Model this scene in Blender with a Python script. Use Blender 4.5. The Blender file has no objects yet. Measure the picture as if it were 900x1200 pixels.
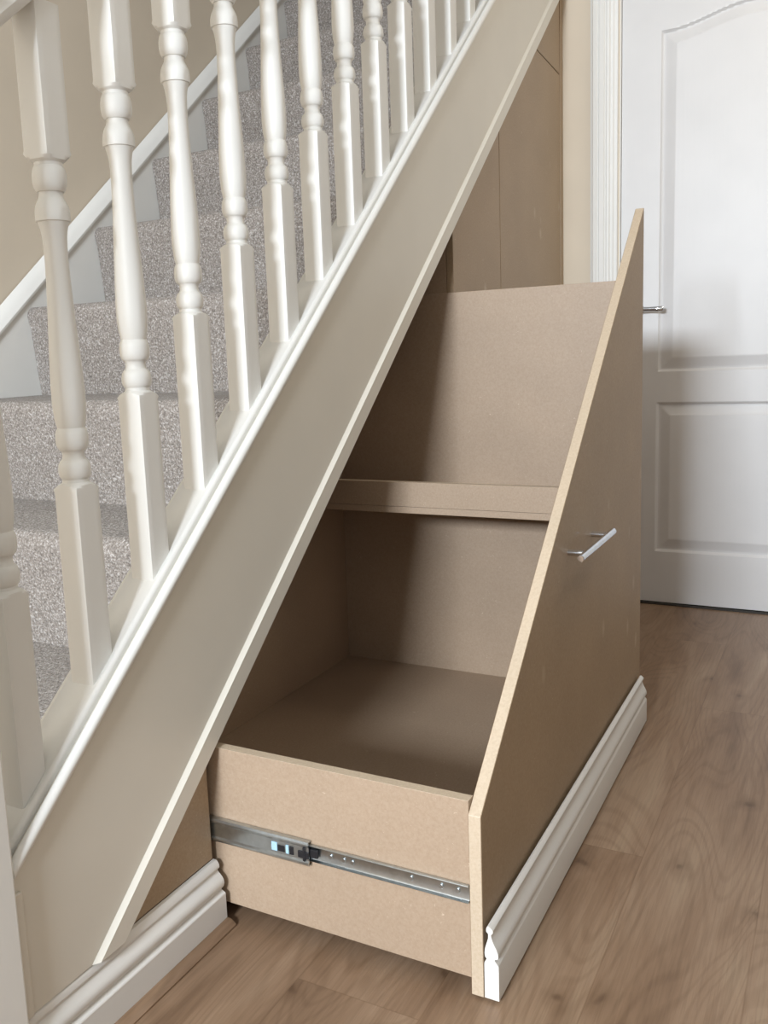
import bpy, bmesh, math, random
from mathutils import Vector, Matrix
random.seed(4)
S = bpy.context.scene
C = S.collection
PI = math.pi
TAN = 0.8402            # slope of the stairs
XW = 2.0531             # end wall of the hall

# ------------------------------------------------------------------ materials
def mat(name):
    m = bpy.data.materials.new(name); m.use_nodes = True
    nt = m.node_tree; b = nt.nodes['Principled BSDF']
    return m, nt, b
def N(nt, t, **kw):
    n = nt.nodes.new(t)
    for k, v in kw.items(): setattr(n, k, v)
    return n
def sv(n, **kw):
    for k, v in kw.items(): n.inputs[k.replace('_', ' ')].default_value = v
    return n
def lin(r, g, b):
    f = lambda c: (c/255/12.92) if c/255 <= .04045 else ((c/255+.055)/1.055)**2.4
    return (f(r), f(g), f(b), 1)
def ramp(nt, fac, stops, interp='LINEAR'):
    r = N(nt, 'ShaderNodeValToRGB'); r.color_ramp.interpolation = interp
    e = r.color_ramp.elements
    while len(e) < len(stops): e.new(.5)
    for el, (p, c) in zip(e, stops): el.position = p; el.color = c
    nt.links.new(fac, r.inputs[0]); return r
def mix(nt, a, b, fac, mode='MIX'):
    m = N(nt, 'ShaderNodeMix', data_type='RGBA', blend_type=mode)
    for sock, v in ((m.inputs[0], fac), (m.inputs[6], a), (m.inputs[7], b)):
        if hasattr(v, 'links'): nt.links.new(v, sock)
        else: sock.default_value = v
    return m.outputs[2]
def coords(nt, scale=(1, 1, 1)):
    t = N(nt, 'ShaderNodeTexCoord'); mp = N(nt, 'ShaderNodeMapping')
    mp.inputs['Scale'].default_value = scale
    nt.links.new(t.outputs['Object'], mp.inputs[0]); return mp.outputs[0]
def noise(nt, vec, scale, detail=3, rough=.5, dist=0):
    n = sv(N(nt, 'ShaderNodeTexNoise'), Scale=scale, Detail=detail, Roughness=rough, Distortion=dist)
    nt.links.new(vec, n.inputs['Vector']); return n.outputs['Fac']
def bump(nt, b, h, strength, dist=.001):
    n = sv(N(nt, 'ShaderNodeBump'), Strength=strength, Distance=dist)
    nt.links.new(h, n.inputs['Height']); nt.links.new(n.outputs[0], b.inputs['Normal'])

def paint(name, col, rough=.4, bs=.15):
    m, nt, b = mat(name)
    v = coords(nt)
    n = noise(nt, v, 6, 3)
    c2 = tuple(x*.95 for x in col[:3]) + (1,)
    r = ramp(nt, n, [(.3, col), (.75, c2)])
    nt.links.new(r.outputs[0], b.inputs['Base Color'])
    b.inputs['Roughness'].default_value = rough
    v2 = coords(nt, (1, 1, .25))
    bump(nt, b, noise(nt, v2, 160, 2), bs, .0006)
    return m
gloss_white = paint('white_gloss_paint', lin(226, 225, 221), .48)
skirt_white = paint('skirting_paint', lin(220, 218, 214), .38)
stringer_paint = paint('stringer_paint', lin(217, 212, 201), .45)
wall_paint = paint('beige_wall_paint', lin(212, 199, 180), .85)
dim_paint = paint('bounce_cut_wall_paint', lin(146, 142, 136), .85)  # for the unseen right wall, darkened to cut its bounce light
ceil_paint = paint('ceiling_paint', lin(205, 202, 196), .9)
door_paint = paint('door_paint', lin(216, 215, 215), .42, .1)
def door_grain():
    nt = door_paint.node_tree; b = nt.nodes['Principled BSDF']
    v = coords(nt, (1, 1, .03)); bump(nt, b, noise(nt, v, 130, 4, .6, .4), .35, .0008)
door_grain()

def mdf(name, base, dark, light):
    m, nt, b = mat(name)
    v = coords(nt)
    n1 = noise(nt, v, 240, 4, .7); n2 = noise(nt, v, 5, 3)
    r1 = ramp(nt, n1, [(.34, dark), (.52, base), (.78, light)])
    r2 = ramp(nt, n2, [(.3, (.90, .90, .90, 1)), (.7, (1.0, 1.0, 1.0, 1))])
    c = mix(nt, r1.outputs[0], r2.outputs[0], 1.0, 'MULTIPLY')
    vo = sv(N(nt, 'ShaderNodeTexNoise'), Scale=130, Detail=1, Distortion=2.2)
    nt.links.new(v, vo.inputs['Vector'])
    r3 = ramp(nt, vo.outputs['Fac'], [(.74, (0, 0, 0, 1)), (.80, (.35, .35, .35, 1))])
    c = mix(nt, c, lin(236, 218, 196), r3.outputs[0])
    nt.links.new(c, b.inputs['Base Color'])
    b.inputs['Roughness'].default_value = .5
    bump(nt, b, n1, .12, .0005)
    return m
mdf_face = mdf('mdf_board', lin(171, 149, 127), lin(164, 141, 119), lin(178, 157, 136))
mdf_edge = mdf('mdf_cut_edge', lin(198, 180, 157), lin(190, 171, 147), lin(205, 189, 168))
# boards rubbed with filler here and there
def filler_mdf():
    m = mdf('mdf_board_with_filler', lin(164, 142, 116), lin(157, 134, 108), lin(171, 150, 125))
    nt = m.node_tree; b = nt.nodes['Principled BSDF']
    src = b.inputs['Base Color'].links[0].from_socket
    v = coords(nt, (1, 1, .6))
    vo = sv(N(nt, 'ShaderNodeTexVoronoi'), Scale=11, Randomness=1.0); nt.links.new(v, vo.inputs['Vector'])
    r = ramp(nt, vo.outputs['Distance'], [(.04, (.32, .32, .32, 1)), (.15, (0, 0, 0, 1))])
    n = noise(nt, v, 3.2, 1); r2 = ramp(nt, n, [(.52, (0, 0, 0, 1)), (.6, (1, 1, 1, 1))])
    f = mix(nt, r.outputs[0], r2.outputs[0], 1.0, 'MULTIPLY')
    c = mix(nt, src, lin(214, 200, 182), f)
    nt.links.new(c, b.inputs['Base Color'])
    return m
mdf_fill = filler_mdf()

def carpet():
    m, nt, b = mat('flecked_grey_carpet')
    v = coords(nt)
    n1 = noise(nt, v, 230, 2, .8); n2 = noise(nt, v, 120, 3, .7); n3 = noise(nt, v, 9, 2)
    r = ramp(nt, n1, [(.30, lin(104, 96, 90)), (.45, lin(142, 134, 127)), (.57, lin(164, 157, 151)), (.70, lin(214, 210, 208))])
    r2 = ramp(nt, n2, [(.3, (.80, .79, .78, 1)), (.7, (1.05, 1.05, 1.05, 1))])
    c = mix(nt, r.outputs[0], r2.outputs[0], 1.0, 'MULTIPLY')
    r3 = ramp(nt, n3, [(.3, (.93, .92, .91, 1)), (.7, (1, 1, 1, 1))])
    c = mix(nt, c, r3.outputs[0], 1.0, 'MULTIPLY')
    nt.links.new(c, b.inputs['Base Color'])
    b.inputs['Roughness'].default_value = .95
    b.inputs['Sheen Weight'].default_value = .1
    bump(nt, b, n2, 1.0, .006)
    return m
carpet_m = carpet()

def metal(name, col, rough):
    m, nt, b = mat(name)
    v = coords(nt); n = noise(nt, v, 90, 3)
    r = ramp(nt, n, [(.3, tuple(c*.85 for c in col[:3])+(1,)), (.7, col)])
    nt.links.new(r.outputs[0], b.inputs['Base Color'])
    b.inputs['Metallic'].default_value = 1; b.inputs['Roughness'].default_value = rough
    return m
zinc = metal('zinc_plated_steel', lin(196, 202, 204), .28)
chrome = metal('polished_chrome', lin(225, 230, 238), .12)
def plain(name, col, rough=.5):
    m, nt, b = mat(name)
    n = noise(nt, coords(nt), 200, 2)
    r = ramp(nt, n, [(.3, tuple(c*.9 for c in col[:3])+(1,)), (.7, col)])
    nt.links.new(r.outputs[0], b.inputs['Base Color']); b.inputs['Roughness'].default_value = rough
    return m
black_plastic = plain('black_plastic', lin(28, 28, 32), .4)
blue_plastic = plain('pale_blue_plastic', lin(170, 205, 225), .4)
gap_shade = plain('painted_gap_shade', lin(50, 46, 42), .6)  # dark colour standing in for shade under the door

def wood_floor(name='oak_laminate', bead=False):
    m, nt, b = mat(name); L = nt.links
    t = N(nt, 'ShaderNodeTexCoord'); sp = N(nt, 'ShaderNodeSeparateXYZ'); L.new(t.outputs['Object'], sp.inputs[0])
    def M(op, a, c=None, d=None):
        n = N(nt, 'ShaderNodeMath', operation=op)
        for i, v in enumerate((a, c, d)):
            if v is None: continue
            if hasattr(v, 'links'): L.new(v, n.inputs[i])
            else: n.inputs[i].default_value = v
        return n.outputs[0]
    W, LEN = .19, 1.24
    yy = M('DIVIDE', M('ADD', sp.outputs[1], .75), W)
    row = M('FLOOR', yy); fy = M('FRACT', yy)
    joint = M('ADD', M('MULTIPLY', row, -.831), M('MULTIPLY', M('MULTIPLY', row, row), .101))
    xx = M('DIVIDE', M('SUBTRACT', M('ADD', sp.outputs[0], LEN*8-1.185), joint), LEN)
    col = M('FLOOR', xx); fx = M('FRACT', xx)
    cmb = N(nt, 'ShaderNodeCombineXYZ'); L.new(row, cmb.inputs[0]); L.new(col, cmb.inputs[1])
    wn = N(nt, 'ShaderNodeTexWhiteNoise', noise_dimensions='3D'); L.new(cmb.outputs[0], wn.inputs['Vector'])
    # grain coordinates, offset per plank
    off = N(nt, 'ShaderNodeVectorMath', operation='SCALE'); L.new(wn.outputs['Color'], off.inputs[0]); off.inputs['Scale'].default_value = 13
    add = N(nt, 'ShaderNodeVectorMath', operation='ADD'); L.new(t.outputs['Object'], add.inputs[0]); L.new(off.outputs[0], add.inputs[1])
    mp = N(nt, 'ShaderNodeMapping'); mp.inputs['Scale'].default_value = (.55, 2.9, 1); L.new(add.outputs[0], mp.inputs[0])
    # swirling growth rings: contour lines of a smooth noise field
    fld = noise(nt, mp.outputs[0], 1.9, 1.5, .4, .7)
    rings = M('ADD', M('MULTIPLY', M('SINE', M('MULTIPLY', fld, 135)), .5), .5)
    mp2 = N(nt, 'ShaderNodeMapping'); mp2.inputs['Scale'].default_value = (4, 110, 1); L.new(add.outputs[0], mp2.inputs[0])
    fine = noise(nt, mp2.outputs[0], 2.2, 4, .65)
    mp3 = N(nt, 'ShaderNodeMapping'); mp3.inputs['Scale'].default_value = (1.2, 7, 1); L.new(add.outputs[0], mp3.inputs[0])
    broad = noise(nt, mp3.outputs[0], 1.6, 4, .6, .5)
    r0 = ramp(nt, broad, [(.28, lin(118, 94, 74)), (.45, lin(139, 114, 92)), (.6, lin(150, 126, 104)), (.78, lin(162, 141, 118))])
    rr = ramp(nt, rings, [(.0, (.84, .82, .80, 1)), (.45, (1, 1, 1, 1))])
    rf = ramp(nt, fine, [(.38, (.78, .76, .74, 1)), (.56, (1, 1, 1, 1))])
    c = mix(nt, r0.outputs[0], rr.outputs[0], .7, 'MULTIPLY')
    c = mix(nt, c, rf.outputs[0], .6, 'MULTIPLY')
    # knots
    mp4 = N(nt, 'ShaderNodeMapping'); mp4.inputs['Scale'].default_value = (1.0, 1.7, 1); L.new(add.outputs[0], mp4.inputs[0])
    dn = sv(N(nt, 'ShaderNodeTexNoise'), Scale=14, Detail=2); L.new(mp4.outputs[0], dn.inputs['Vector'])
    dm = N(nt, 'ShaderNodeVectorMath', operation='SCALE'); L.new(dn.outputs['Color'], dm.inputs[0]); dm.inputs['Scale'].default_value = .07
    ad = N(nt, 'ShaderNodeVectorMath', operation='ADD'); L.new(mp4.outputs[0], ad.inputs[0]); L.new(dm.outputs[0], ad.inputs[1])
    vo = sv(N(nt, 'ShaderNodeTexVoronoi', voronoi_dimensions='2D'), Scale=2.7); L.new(ad.outputs[0], vo.inputs['Vector'])
    rk = ramp(nt, vo.outputs['Distance'], [(.012, (.45, .40, .36, 1)), (.035, (.74, .71, .68, 1)), (.12, (1, 1, 1, 1))])
    c = mix(nt, c, rk.outputs[0], .85, 'MULTIPLY')
    # per plank tint
    sc = N(nt, 'ShaderNodeSeparateColor'); L.new(wn.outputs['Color'], sc.inputs[0])
    rt = ramp(nt, sc.outputs[2], [(0, (.94, .92, .90, 1)), (1, (1.0, 1.0, 1.0, 1))])
    c = mix(nt, c, rt.outputs[0], 1.0, 'MULTIPLY')
    # seams
    ey = M('MINIMUM', fy, M('SUBTRACT', 1, fy)); ex = M('MULTIPLY', M('MINIMUM', fx, M('SUBTRACT', 1, fx)), LEN/W)
    e = M('MINIMUM', ey, ex)
    rs = ramp(nt, e, [(.002, (.80, .77, .74, 1)), (.007, (1, 1, 1, 1))])
    if not bead:
        c = mix(nt, c, rs.outputs[0], 1.0, 'MULTIPLY')
    L.new(c, b.inputs['Base Color'])
    b.inputs['Roughness'].default_value = .36
    b.inputs['Specular IOR Level'].default_value = .35
    bump(nt, b, fine, .10, .0006)
    return m
floor_m = wood_floor()
bead_m = wood_floor('oak_beading', True)

# ------------------------------------------------------------------ mesh helpers
def link(name, bm, m, parent=None, smooth=None, kind=None):
    bmesh.ops.recalc_face_normals(bm, faces=bm.faces[:])
    me = bpy.data.meshes.new(name); bm.to_mesh(me); bm.free()
    for mm in (m if isinstance(m, (list, tuple)) else [m]): me.materials.append(mm)
    if smooth is not None:
        for p in me.polygons: p.use_smooth = True
        me.set_sharp_from_angle(angle=math.radians(smooth))
    o = bpy.data.objects.new(name, me); C.objects.link(o)
    if parent is not None:
        o.parent = parent
        pl = Vector((0, 0, 0)); q = parent
        while q is not None: pl += q.location; q = q.parent
        me.transform(Matrix.Translation(-pl))     # vertices are written in world coordinates
    if kind: o['kind'] = kind
    return o
def empty(name, loc, label, cat, kind=None):
    o = bpy.data.objects.new(name, None); C.objects.link(o); o.location = loc; o.empty_display_size = .1
    if label: o['label'] = label
    if cat: o['category'] = cat
    if kind: o['kind'] = kind
    return o
def tag(o, label, cat, group=None):
    o['label'] = label; o['category'] = cat
    if group: o['group'] = group
    return o
def recentre(o):
    vs = [v.co for v in o.data.vertices]
    c = Vector((sum(v.x for v in vs)/len(vs), sum(v.y for v in vs)/len(vs), min(v.z for v in vs)))
    o.data.transform(Matrix.Translation(-c)); o.location = c
    return o
def box(bm, x0, x1, y0, y1, z0, z1, bev=0, mi=0):
    r = bmesh.ops.create_cube(bm, size=1)
    for v in r['verts']:
        v.co = Vector(((x0+x1)/2+v.co.x*(x1-x0), (y0+y1)/2+v.co.y*(y1-y0), (z0+z1)/2+v.co.z*(z1-z0)))
    fs = set(f for v in r['verts'] for f in v.link_faces)
    for f in fs: f.material_index = mi
    if bev:
        es = list(set(e for v in r['verts'] for e in v.link_edges))
        bmesh.ops.bevel(bm, geom=es, offset=bev, segments=2, profile=.5, affect='EDGES')
    return bm
def B(*a, **k): return box(bmesh.new(), *a, **k)
def loft(bm, ringA, ringB, cap=True, mi=0, capmi=None):
    a = [bm.verts.new(p) for p in ringA]; b = [bm.verts.new(p) for p in ringB]; n = len(a)
    for i in range(n):
        f = bm.faces.new((a[i], a[(i+1) % n], b[(i+1) % n], b[i])); f.material_index = mi
    if cap:
        for ff in (bm.faces.new(a), bm.faces.new(b[::-1])): ff.material_index = mi if capmi is None else capmi
    return bm
def along_x(sec, x0, x1, bm=None):              # section (y, z) swept along x
    bm = bm or bmesh.new()
    return loft(bm, [(x0, y, z) for y, z in sec], [(x1, y, z) for y, z in sec])
def raked(sec, x0, x1, zcut=None, bm=None):     # section (y, z offset) swept up the rake
    bm = bm or bmesh.new()
    A = []
    for y, z in sec:
        xa = x0 if zcut is None else max(x0, (zcut-z)/TAN)
        A.append((xa, y, z+TAN*xa))
    return loft(bm, A, [(x1, y, z+TAN*x1) for y, z in sec])
def plate_xz(pts, y0, y1, bm=None, bev=0, mi=0, edgemi=None):
    bm = bm or bmesh.new()
    a = [bm.verts.new((x, y0, z)) for x, z in pts]; b = [bm.verts.new((x, y1, z)) for x, z in pts]; n = len(a)
    f1 = bm.faces.new(a); f2 = bm.faces.new(b[::-1]); f1.material_index = f2.material_index = mi
    for i in range(n):
        f = bm.faces.new((a[i], a[(i+1) % n], b[(i+1) % n], b[i])); f.material_index = mi if edgemi is None else edgemi
    if bev: bmesh.ops.bevel(bm, geom=bm.edges[:], offset=bev, segments=1, affect='EDGES')
    return bm
def tube(bm, p, q, r, seg=20, bev=0):
    p, q = Vector(p), Vector(q); d = (q-p); L = d.length; d.normalize()
    rot = d.to_track_quat('Z', 'Y').to_matrix().to_4x4()
    n0 = len(bm.verts)
    prof = [(0, r-bev), (bev, r), (L-bev, r), (L, r-bev)] if bev else [(0, r), (L, r)]
    rings = []
    for z, rr in prof:
        rings.append([bm.verts.new(p + (rot @ Vector((math.cos(a)*rr, math.sin(a)*rr, z)))) for a in [2*PI*i/seg for i in range(seg)]])
    for A, Bq in zip(rings, rings[1:]):
        for i in range(seg): bm.faces.new((A[i], A[(i+1) % seg], Bq[(i+1) % seg], Bq[i]))
    bm.faces.new(rings[0][::-1]); bm.faces.new(rings[-1])
    return bm

# ------------------------------------------------------------------ the setting
YWALL = 1.036
link('floor', B(-3.4, XW+.9, -1.7, YWALL, -.05, 0), floor_m, kind='structure')
# end wall of the hall (with the door opening) and its lower part under the stairs
DY0, DY1, DTOP = -.176, -.944, 1.986
wb = B(XW, XW+.1, DY0+.004, .0295, 0, 2.5)
box(wb, XW, XW+.1, -1.7, DY1-.004, 0, 2.5)
box(wb, XW, XW+.1, DY1-.004, DY0+.004, DTOP+.004, 2.5)
link('wall_back', wb, wall_paint, kind='structure')
link('wall_inner', B(XW, XW+.1, .0300, YWALL, 0, 1.93), wall_paint, kind='structure')
link('wall_left', B(-3.4, 3.9, YWALL+.004, YWALL+.1, 0, 4.9), wall_paint, kind='structure')
link('wall_right', B(-3.4, XW+.1, -1.8, -1.7, 0, 2.5), dim_paint, kind='structure')
link('wall_top', B(3.8, 3.9, -.1, YWALL, 2.3, 4.9), wall_paint, kind='structure')
# front wall with the glazed opening the daylight comes through
wf = B(-3.5, -3.4, -1.7, -.56, 0, 2.5)
box(wf, -3.5, -3.4, -.16, YWALL, 0, 2.5); box(wf, -3.5, -3.4, -.56, -.16, 2.1, 2.5); box(wf, -3.5, -3.4, -.56, -.16, 0, 1.0)
link('wall_front', wf, wall_paint, kind='structure')
ce = B(-3.4, XW+.1, -1.7, -.0, 2.5, 2.6)
box(ce, -3.4, -.6, 0, YWALL, 2.5, 2.6)
link('ceiling', ce, ceil_paint, kind='structure')

# ------------------------------------------------------------------ door with two moulded panels
door = empty('door_1', (XW, -.56, 0), 'white two-panel internal door with an arched upper panel', 'door', 'structure')
LY0, LY1 = DY0, DY1
def ztop(y):
    u = min(1, abs(y+.56)/.265)             # 0 centre, 1 corner
    return 1.826 + .043*(.5+.5*math.cos(PI*min(1, u/.93)))
def hgt(y, z):
    h = 0
    for (a, b_, c, top) in ((-.825, -.295, .782, None), (-.825, -.293, .184, .680)):
        t = ztop(y) if top is None else top
        d = min(y-a, b_-y, z-c, t-z)
        if d > 0:
            if d < .007: q = -.0085*math.sin(d/.007*PI/2)
            elif d < .011: q = -.0085
            elif d < .038: q = -.0085+.0075*(d-.011)/.027
            elif d < .040: q = -.001
            else: q = .0005
            h = q
    return h
bm = bmesh.new(); ny, nz = 194, 500; g = []
xf = XW+.012
for j in range(nz+1):
    z = .008+(1.981-.008)*j/nz
    g.append([bm.verts.new((xf-hgt(y, z), y, z)) for y in [LY0+(LY1-LY0)*i/ny for i in range(ny+1)]])
for j in range(nz):
    for i in range(ny): bm.faces.new((g[j][i], g[j][i+1], g[j+1][i+1], g[j+1][i]))
bk = [bm.verts.new((xf+.035, y, z)) for y, z in ((LY0, .008), (LY1, .008), (LY1, 1.981), (LY0, 1.981))]
bm.faces.new(bk)
bm.faces.new([r[0] for r in g]+[bk[3], bk[0]]); bm.faces.new([r[-1] for r in g]+[bk[2], bk[1]])
bm.faces.new(g[0]+[bk[1], bk[0]]); bm.faces.new(g[-1]+[bk[2], bk[3]])
link('door_leaf', bm, door_paint, door, smooth=25)
# lever handle
bm = bmesh.new()
hy, hz = -.226, .984
tube(bm, (xf-.0005, hy, hz), (xf-.009, hy, hz), .025, 28, .002)
tube(bm, (xf-.008, hy, hz), (xf-.05, hy, hz), .009, 16)
pts = [(-.050, .0, .0085), (-.052, -.02, .0080), (-.053, -.045, .0066), (-.052, -.07, .0075), (-.051, -.088, .0088), (-.050, -.0935, .006)]
rings = []
for dx, dy, r in pts:
    rings.append([bm.verts.new((xf+dx+math.cos(a)*r*.8, hy+dy, hz+math.sin(a)*r-.002*abs(dy)/.09)) for a in [2*PI*i/14 for i in range(14)]])
for A, Bq in zip(rings, rings[1:]):
    for i in range(14): bm.faces.new((A[i], A[(i+1) % 14], Bq[(i+1) % 14], Bq[i]))
bm.faces.new(rings[0][::-1]); bm.faces.new(rings[-1])
link('lever_handle', bm, chrome, door, smooth=35)
link('door_gap_shade', B(XW+.0, XW+.06, DY1, DY0, .0, .005), gap_shade, door)  # dark strip painting the shade in the gap below the leaf
# architrave, swept round three sides of the opening
prof = [(0, .0), (0, .012), (.006, .015), (.010, .020), (.020, .022), (.024, .018), (.027, .018), (.030, .0215), (.044, .022), (.047, .018), (.050, .018),
        (.054, .0205), (.060, .0195), (.064, .015), (.067, .0145), (.071, .0135), (.075, .010), (.078, .0095), (.084, .008), (.086, .0)]
bm = bmesh.new()
yo, yi_, yo2, yi2 = -.082, -.168, -1.038, -.952
def arc_ring(z, y_out, sgn): return [(XW-.0002-t, y_out+sgn*w, (z if z is not None else 1.978+.086-w)) for w, t in prof]
A = [bm.verts.new(p) for p in arc_ring(0, yo, -1)]; B1 = [bm.verts.new(p) for p in arc_ring(None, yo, -1)]
C1 = [bm.verts.new(p) for p in arc_ring(None, yo2, 1)]; D1 = [bm.verts.new(p) for p in arc_ring(0, yo2, 1)]
for P_, Q_ in ((A, B1), (B1, C1), (C1, D1)):
    for i in range(len(prof)): j = (i+1) % len(prof); bm.faces.new((P_[i], P_[j], Q_[j], Q_[i]))
bm.faces.new(A); bm.faces.new(D1)
link('trim_1', bm, gloss_white, smooth=20, kind='structure')['label'] = 'white moulded architrave around the internal door'
lin_ = B(XW+.0003, XW+.1, -.1695, DY0+.0012, 0, DTOP-.004, 0)
link('trim_2', lin_, gloss_white, kind='structure')

# ------------------------------------------------------------------ skirting profile (depth out from wall, height 0..1)
SK = [(0, 0), (.0205, 0), (.0205, .47), (.0198, .490), (.0150, .545), (.0155, .565), (.0192, .575), (.0202, .61), (.0197, .655), (.0178, .70),
      (.0150, .75), (.0125, .80), (.0108, .85), (.0103, .885), (.0112, .90), (.0128, .915), (.0130, .945), (.0118, .965), (.0090, .985), (.0070, 1.0), (.0050, .995)]
SK_NIB = [(.0035, .96), (.0035, .92), (.0062, .895), (.0062, .84), (.0040, .77), (.0014, .69), (.0006, .62), (.0014, .57), (.0036, .548), (.0006, .50), (0, .47)]
SKT = [(0, 0), (.0205, 0), (.0205, .49), (.0195, .505), (.0130, .535), (.0128, .555), (.0155, .575), (.0180, .61), (.0192, .66), (.0184, .71), (.0160, .75), (.0125, .785), (.0095, .81), (.0078, .835), (.0080, .86), (.0105, .875), (.0116, .90), (.0110, .94), (.0085, .98), (.0060, 1.0), (0, 1.0)]
def skirting(yback, z0, z1, x0, x1, nib):
    sec = (SK + SK_NIB) if nib else SKT
    sec = [(yback-d, z0+(z1-z0)*h) for d, h in sec]
    return along_x(sec, x0, x1)
link('baseboard_left', skirting(.0100, .0, .1055, -.404, -.0105, False), skirt_white, smooth=30, kind='structure')['label'] = 'white moulded skirting board at the foot of the staircase side'
bd = along_x([(-.0108, 0), (-.0275, 0), (-.0275, .003), (-.0225, .0075), (-.0165, .010), (-.0108, .0105)], -.404, -.0105)
link('trim_3', bd, bead_m, smooth=30, kind='structure')['label'] = 'thin oak beading strip along the skirting board'
link('baseboard_right', skirting(.0100, .0, .1055, 1.0855, XW, False), skirt_white, smooth=30, kind='structure')

# ------------------------------------------------------------------ staircase
stairs = empty('staircase', (-.4, .55, 0), 'carpeted staircase with white side stringer rising to the right', 'staircase')
STOP, SBOT = .640, .302
x_l = -.404
pts = [(x_l, .1065), ((.1065-SBOT)/TAN, .1065), (XW-.001, SBOT+TAN*(XW-.001)), (XW-.001, STOP+TAN*(XW-.001)), (x_l, STOP+TAN*x_l)]
st = link('outer_stringer', plate_xz(pts, 0, .030), stringer_paint, stairs)
trim = raked([(-.0002, SBOT), (-.0075, SBOT), (-.0075, SBOT+.0395), (-.0002, SBOT+.0470)], x_l, XW-.001, .1065)
link('lower_trim', trim, stringer_paint, st)
cy, cz, rr = -.0002, .6385, .0095
bead = [(cy, cz-rr*1.15)]+[(cy-rr*math.sin(a), cz-rr*1.15*math.cos(a)) for a in [PI*i/10 for i in range(1, 10)]]+[(cy, cz+rr*1.15)]
link('upper_bead', raked(bead, x_l+.001, XW-.001), gloss_white, st, smooth=40)
link('end_bead', B(x_l+.0005, x_l+.014, -.005, -.0002, .108, .272, bev=.0015), stringer_paint, st)
# carpeted steps
GO, RI = .2686, .2257
NX, NZ = .6387, 1.0355
for k in range(-4, 8):
    xn, zt = NX+k*GO, NZ+k*RI; zb = zt-RI
    base = max(zb, 0.001)
    P_ = [(xn+.024, base)]
    P_ += [(xn+.007, zt-.055), (xn+.003, zt-.042)]
    for i in range(7):
        a = PI-PI/2*i/6 - .0
        P_.append((xn+.022+.022*math.cos(a), zt-.024+.024*math.sin(a)))
    P_ += [(xn+GO+.0235, zt), (xn+GO+.0235, zt-.02), (xn+.045, zt-.02), (xn+.045, base)]
    sb = plate_xz(P_, .031, YWALL-.023); sb.normal_update(); bmesh.ops.recalc_face_normals(sb, faces=sb.faces[:])
    for f in sb.faces:
        if f.normal.z < -.8 or f.normal.x > .8: f.material_index = 1
    o = link('carpeted_step', sb, [carpet_m, mdf_face], stairs, smooth=50)
# wall string: flat board, moulded white cap
ws = raked([(YWALL-.002, .20), (YWALL-.022, .20), (YWALL-.022, .512), (YWALL-.002, .512)], -.40, 3.3)
wso = link('wall_stringer', ws, gloss_white, stairs)
cap = raked([(YWALL-.0, .5125), (YWALL-.030, .5125), (YWALL-.031, .520), (YWALL-.024, .536), (YWALL-.014, .549), (YWALL-.0, .558)], -.40, 3.3)
link('stringer_cap', cap, gloss_white, wso, smooth=30)

# ------------------------------------------------------------------ balustrade
bal = empty('balustrade', (-.45, .05, 0), 'white wooden balustrade with turned spindles along the staircase', 'balustrade')
rail = raked([(.0085, .6402), (.0085, .6475), (.0100, .6510), (.0130, .6530), (.0175, .6530), (.0215, .6500), (.0640, .6500), (.0680, .6530), (.0725, .6530), (.0760, .6500), (.0760, .6402)], x_l+.001, XW-.001)
link('base_rail', rail, gloss_white, bal, smooth=40)
YB, HB = .0220, .0205
R = [(-.030, .09), (.258, .09), (.262, .0292), (.2655, .0262), (.2685, .0220), (.2700, .0190), (.2715, .0172), (.2755, .0170), (.277, .0186), (.2795, .0200), (.284, .0209), (.290, .0209), (.295, .0199), (.2985, .0182), (.3005, .0165),
     (.3010, .0156), (.303, .0146), (.307, .0140), (.311, .0146), (.313, .0160), (.3135, .0172), (.316, .0192), (.321, .0208), (.328, .0211), (.335, .0205), (.339, .0194), (.3415, .0180), (.3425, .0176), (.345, .0182), (.355, .0201), (.372, .0214), (.392, .0213), (.42, .0203), (.445, .0191), (.470, .0178), (.500, .0163), (.530, .0151),
     (.555, .0145), (.572, .0148), (.583, .0154), (.590, .0164), (.596, .0177), (.6010, .0191), (.6018, .0212), (.6035, .0217), (.6090, .0217), (.6140, .0214), (.6185, .0207), (.6225, .0194), (.6260, .0177), (.6290, .0160), (.6320, .0149), (.6350, .0145), (.6372, .0147), (.6376, .0168), (.6395, .0182), (.6430, .0200), (.6500, .0211), (.6580, .0210), (.6640, .0200), (.6675, .0186), (.6685, .0174), (.6725, .0173),
     (.6735, .0190), (.6755, .0222), (.679, .0262), (.683, .0292), (.687, .09), (.858, .09)]
def spindle(xc, z0):
    bm = bmesh.new(); seg = 40; rings = []; yc = YB+HB
    for t, r in R:
        ring = []
        for i in range(seg):
            a = 2*PI*i/seg+PI/4
            c, s = math.cos(a), math.sin(a)
            sq = HB/max(abs(c), abs(s)); q = min(sq, r)
            if r >= .09 and i % 10 == 0: q -= .0013
            ring.append(bm.verts.new((xc+c*q, yc+s*q, z0+t)))
        rings.append(ring)
    for A, Bq in zip(rings, rings[1:]):
        for i in range(seg): bm.faces.new((A[i], A[(i+1) % seg], Bq[(i+1) % seg], Bq[i]))
    bm.faces.new(rings[0][::-1]); bm.faces.new(rings[-1])
    return bm
BX, BS = -.3543, .13307
z_at = lambda x: .650+TAN*x
x0 = BX
first = link('baluster', spindle(x0+HB, z_at(x0)), gloss_white, bal, smooth=30)
for k in range(1, 18):
    c = first.copy(); C.objects.link(c); c.parent = bal
    c.location = first.location + Vector((k*BS, 0, k*BS*TAN))
hc = .042
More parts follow.
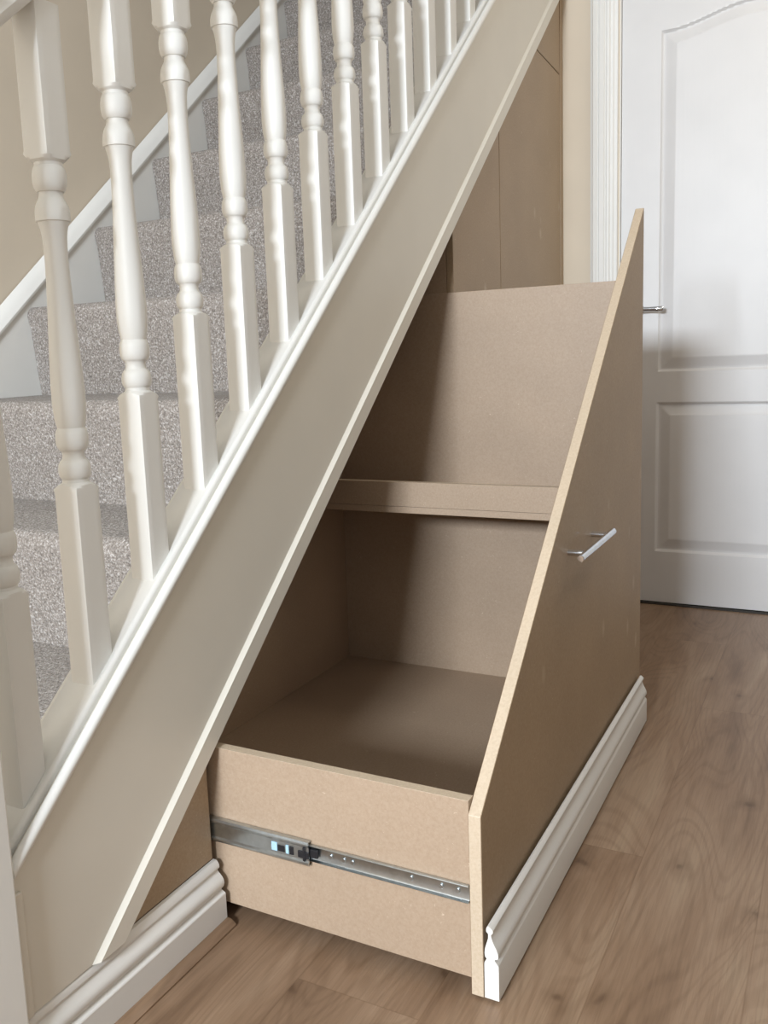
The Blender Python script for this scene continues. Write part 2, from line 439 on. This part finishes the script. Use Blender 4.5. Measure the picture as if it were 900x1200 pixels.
hr = [(hc-.022, 1.5045), (hc-.027, 1.510), (hc-.030, 1.520), (hc-.026, 1.531), (hc-.027, 1.540), (hc-.020, 1.552), (hc-.008, 1.558), (hc+.008, 1.558), (hc+.020, 1.552), (hc+.027, 1.540), (hc+.026, 1.531), (hc+.030, 1.520), (hc+.027, 1.510), (hc+.022, 1.5045)]
link('handrail', raked(hr, x_l+.001, XW-.001), gloss_white, bal, smooth=40)
nw = B(x_l-.091, x_l-.0005, -.012, .078, 0, 1.30, bev=.003)
box(nw, x_l-.098, x_l+.006, -.019, .085, 1.30, 1.32, bev=.004)
box(nw, x_l-.080, x_l-.012, -.001, .067, 1.32, 1.37, bev=.02)
link('newel_post', nw, gloss_white, bal)

# ------------------------------------------------------------------ fixed and closed MDF boards under the stairs
PY0, PY1 = .0120, .0300
cup = empty('understairs_cupboard', (1.5, .02, 0), 'raw MDF cupboard front with closed panels fitted under the white stringer', 'cupboard')
def ceilz(x): return SBOT-.001+TAN*x
tri = plate_xz([(-.228, .1065), (-.0120, .1065), (-.0120, ceilz(-.0120)), (-.2303, .1072)], .0105, .0290, mi=0)
tri2 = link('infill_panel', tri, [mdf_fill, mdf_edge], cup)
def closed(name, x0, x1, label, cat, z0=.108, cut=None):
    p = [(x0, z0), (x1, z0)] + (cut if cut else [(x1, ceilz(x1)), (x0, ceilz(x0))])
    o = link(name, plate_xz(p, PY0, PY1, bev=.0008), mdf_fill, cup)
    return o
closed('side_panel', 1.0680, 1.4165, 'narrow raw MDF panel beside the open drawer gap, under the stringer', 'panel')
# diagonal joint runs from the stringer down to the filler strip by the wall
xj = 1.735; zj = ceilz(xj); x_r = 2.019; z_r = 1.742
closed('cupboard_door', 1.4205, x_r, 'tall closed raw MDF cupboard panel left of the wall corner, slanted top', 'cupboard door', cut=[(x_r, z_r-.002), (xj, zj-.0015), (1.4205, ceilz(1.4205))])
p = [(xj+.003, zj+.0005), (x_r, z_r+.002), (x_r, ceilz(x_r))]
o = link('infill_panel', plate_xz(p, PY0, PY1, bev=.0006), mdf_fill, cup)
o = link('scribe_strip', B(x_r+.0012, XW-.0012, PY0-.002, PY1, .108, ceilz(x_r+.0012), bev=.0006), mdf_fill, cup)
# partition inside, beside the drawer
o = link('partition_board', B(1.0680, 1.0860, PY1+.001, 1.0, 0, 1.18), mdf_face, cup)

# ------------------------------------------------------------------ the pull-out drawer
D, TH = .4354, .0181
YF = -D; YI = -D+TH
X0, X1, ZB, ZS, ZT = 0.0, 1.0693, .0040, .2699, 1.1725
YK = .3333
dr = empty('pull_out_drawer', (.53, -.05, 0), 'open raw MDF under-stairs drawer with a sloping front, shelf and steel runner', 'drawer')
fp = plate_xz([(X0, ZB), (X1, ZB), (X1, ZT), (X0, ZS)], YF, YI, bev=.0008, mi=0)
for f in fp.faces:
    if abs(f.normal.y) < .5: f.material_index = 1
link('front_panel', fp, [mdf_fill, mdf_edge], dr)
link('skirting_strip', skirting(YF-.0012, .0055, .1140, .0, 1.0430, True), skirt_white, dr, smooth=30)
hd = link('bar_handle', tube(bmesh.new(), (.399, YF-.031, .5365), (.640, YF-.031, .5365), .0062, 24, .001), chrome, dr, smooth=35)
for x in (.4405, .6025):
    link('handle_post', tube(bmesh.new(), (x, YF-.0002, .5365), (x, YF-.0255, .5365), .0054, 18), chrome, hd, smooth=35)
XS = .0030; XT = .0180; ZSB = .0270; ZSD = .2880
def edged(bm, top=True):
    bm.normal_update()
    for f in bm.faces:
        if f.normal.z > .5: f.material_index = 1
    return bm
link('near_side_panel', edged(B(XS, XS+XT, YI+.0002, YK+.015, ZSB, ZSD, bev=.0007)), [mdf_face, mdf_edge], dr)
FX = 1.0445; FZ = 1.0195
link('far_side_panel', edged(B(FX, FX+XT, YI+.0002, YK+.015, ZSB, FZ, bev=.0007)), [mdf_face, mdf_edge], dr)
link('back_panel', plate_xz([(XS+XT+.0005, ZSB), (FX-.0005, ZSB), (FX-.0005, FZ-.02), (.43, .590), (.41, .550), (.20, .335), (XS+XT+.0005, ZSD)], YK, YK+.015), mdf_face, dr)
link('bottom_panel', B(XS+XT+.0005, FX-.0005, YI+.0005, YK-.0005, .046, .0620), mdf_face, dr)
SX = .750
sh = link('shelf', B(SX+.0008, FX-.0005, YI+.0005, YK-.0005, .5275, .5420, bev=.0005), mdf_face, dr)
lip = B(SX, SX+.018, YI+.0005, YK-.0005, .5425, .5975, bev=.0007)
lp = link('shelf_lip', edged(lip), [mdf_face, mdf_edge], dr)
# telescopic runner on the near side
def along_y(sec, y0, y1, bm=None):
    bm = bm or bmesh.new()
    return loft(bm, [(x, y0, z) for x, z in sec], [(x, y1, z) for x, z in sec])
def chan(xa, xb, z0, z1, t, y0, y1, open_neg):
    # C section: web at one side, rounded lips reaching to the other
    if open_neg:   # web next to the drawer, lips pointing outwards
        s = [(xb, z0+.002), (xb, z1-.002), (xb-.002, z1), (xa+.001, z1), (xa, z1-.001), (xa, z1-t), (xa+.001, z1-t-.0004), (xb-t-.001, z1-t-.0008), (xb-t, z1-t-.003),
             (xb-t, z0+t+.003), (xb-t-.001, z0+t+.0008), (xa+.001, z0+t+.0004), (xa, z0+t), (xa, z0+.001), (xa+.001, z0), (xb-.002, z0)]
    else:
        m = (z0+z1)/2; q = (z1-z0)*.22
        s = [(xb, z0), (xa+.002, z0), (xa, z0+.003), (xa, z0+q*.7), (xa+.0022, z0+q), (xa+.0022, z1-q), (xa, z1-q*.7), (xa, z1-.003), (xa+.002, z1), (xb, z1),
             (xb, z1-t), (xa+t+.001, z1-t), (xa+t+.0022, z1-q), (xa+t+.0022, z0+q), (xa+t+.001, z0+t), (xb, z0+t)]
    return along_y(s, y0, y1)
rn = link('drawer_runner', chan(XS-.0115, XS-.0022, .1345, .1725, .0014, -.1665, YK, False), zinc, dr, smooth=30)
inner = chan(XS-.0075, XS-.0002, .1415, .1675, .0012, YI+.0005, -.02, True)
inr = link('inner_rail', inner, zinc, rn, smooth=30)
for yy, zz in ((-.200, .1545), (-.222, .1545), (-.236, .1545), (-.330, .1545), (-.3755, .1545), (-.400, .1545)):
    link('screw', tube(bmesh.new(), (XS-.0014, yy, zz), (XS-.0036, yy, zz), .0034, 14, .0006), zinc, inr, smooth=30)
lev = B(XS-.0112, XS-.0080, -.1660, -.1480, .1460, .1570, bev=.001)
box(lev, XS-.0120, XS-.0085, -.1610, -.1570, .1420, .1640, bev=.0008)
box(lev, XS-.0105, XS-.0085, -.1400, -.1330, .1465, .1595, bev=.0004); box(lev, XS-.0105, XS-.0085, -.1240, -.1120, .1475, .1570, bev=.0004)
link('release_lever', lev, black_plastic, rn)
bl = B(XS-.0104, XS-.0088, -.1110, -.1010, .1465, .1600, bev=.0003); box(bl, XS-.0104, XS-.0088, -.1315, -.1265, .1465, .1600, bev=.0003)
link('plastic_insert', bl, blue_plastic, rn)
link('ball_cage', B(XS-.0070, XS-.0030, -.1800, -.1668, .1480, .1610, bev=.0008), black_plastic, rn)

# ------------------------------------------------------------------ light
w = bpy.data.worlds.new('World'); S.world = w; w.use_nodes = True
bg = w.node_tree.nodes['Background']; bg.inputs[0].default_value = (1.0, .95, .88, 1); bg.inputs[1].default_value = .22
def area(name, loc, tgt, sx, sy, power, col):
    l = bpy.data.lights.new(name, 'AREA'); l.shape = 'RECTANGLE'; l.size = sx; l.size_y = sy; l.energy = power; l.color = col
    o = bpy.data.objects.new(name, l); C.objects.link(o); o.location = loc
    o.rotation_euler = (Vector(tgt)-Vector(loc)).to_track_quat('-Z', 'Z').to_euler()
    return o
area('window_daylight', (-3.38, -.36, 1.62), (2, -.36, 1.1), .36, .8, 200, (.84, .92, 1.0))
area('warm_ceiling_fill', (1.3, -1.35, 2.46), (1.3, -.9, 0), 1.0, .5, 11, (1.0, .89, .74))  # warm fill added under the ceiling, no lamp in view

# ------------------------------------------------------------------ camera
cam = bpy.data.cameras.new('camera'); co = bpy.data.objects.new('camera', cam); C.objects.link(co)
F = Vector((0.86192325, 0.48290175, -0.1545775)); Rt = Vector((0.48264559, -0.8748214, -0.04172226)); U = Vector((0.15537546, 0.03864476, 0.98709931))
co.matrix_world = Matrix.Translation((-1.0714447, -.8407191, .88979102)) @ Matrix((Rt, U, -F)).transposed().to_4x4()
cam.sensor_fit = 'HORIZONTAL'; cam.sensor_width = 36; cam.lens = 1070.421*36/900
cam.shift_x = (450-397.3464)/900; cam.shift_y = (579.6534-600)/900
cam.clip_start = .02
S.camera = co
S.view_settings.view_transform = 'Standard'; S.view_settings.look = 'None'; S.view_settings.gamma = 1
S.view_settings.use_curve_mapping = False; S.view_settings.exposure = 0.0
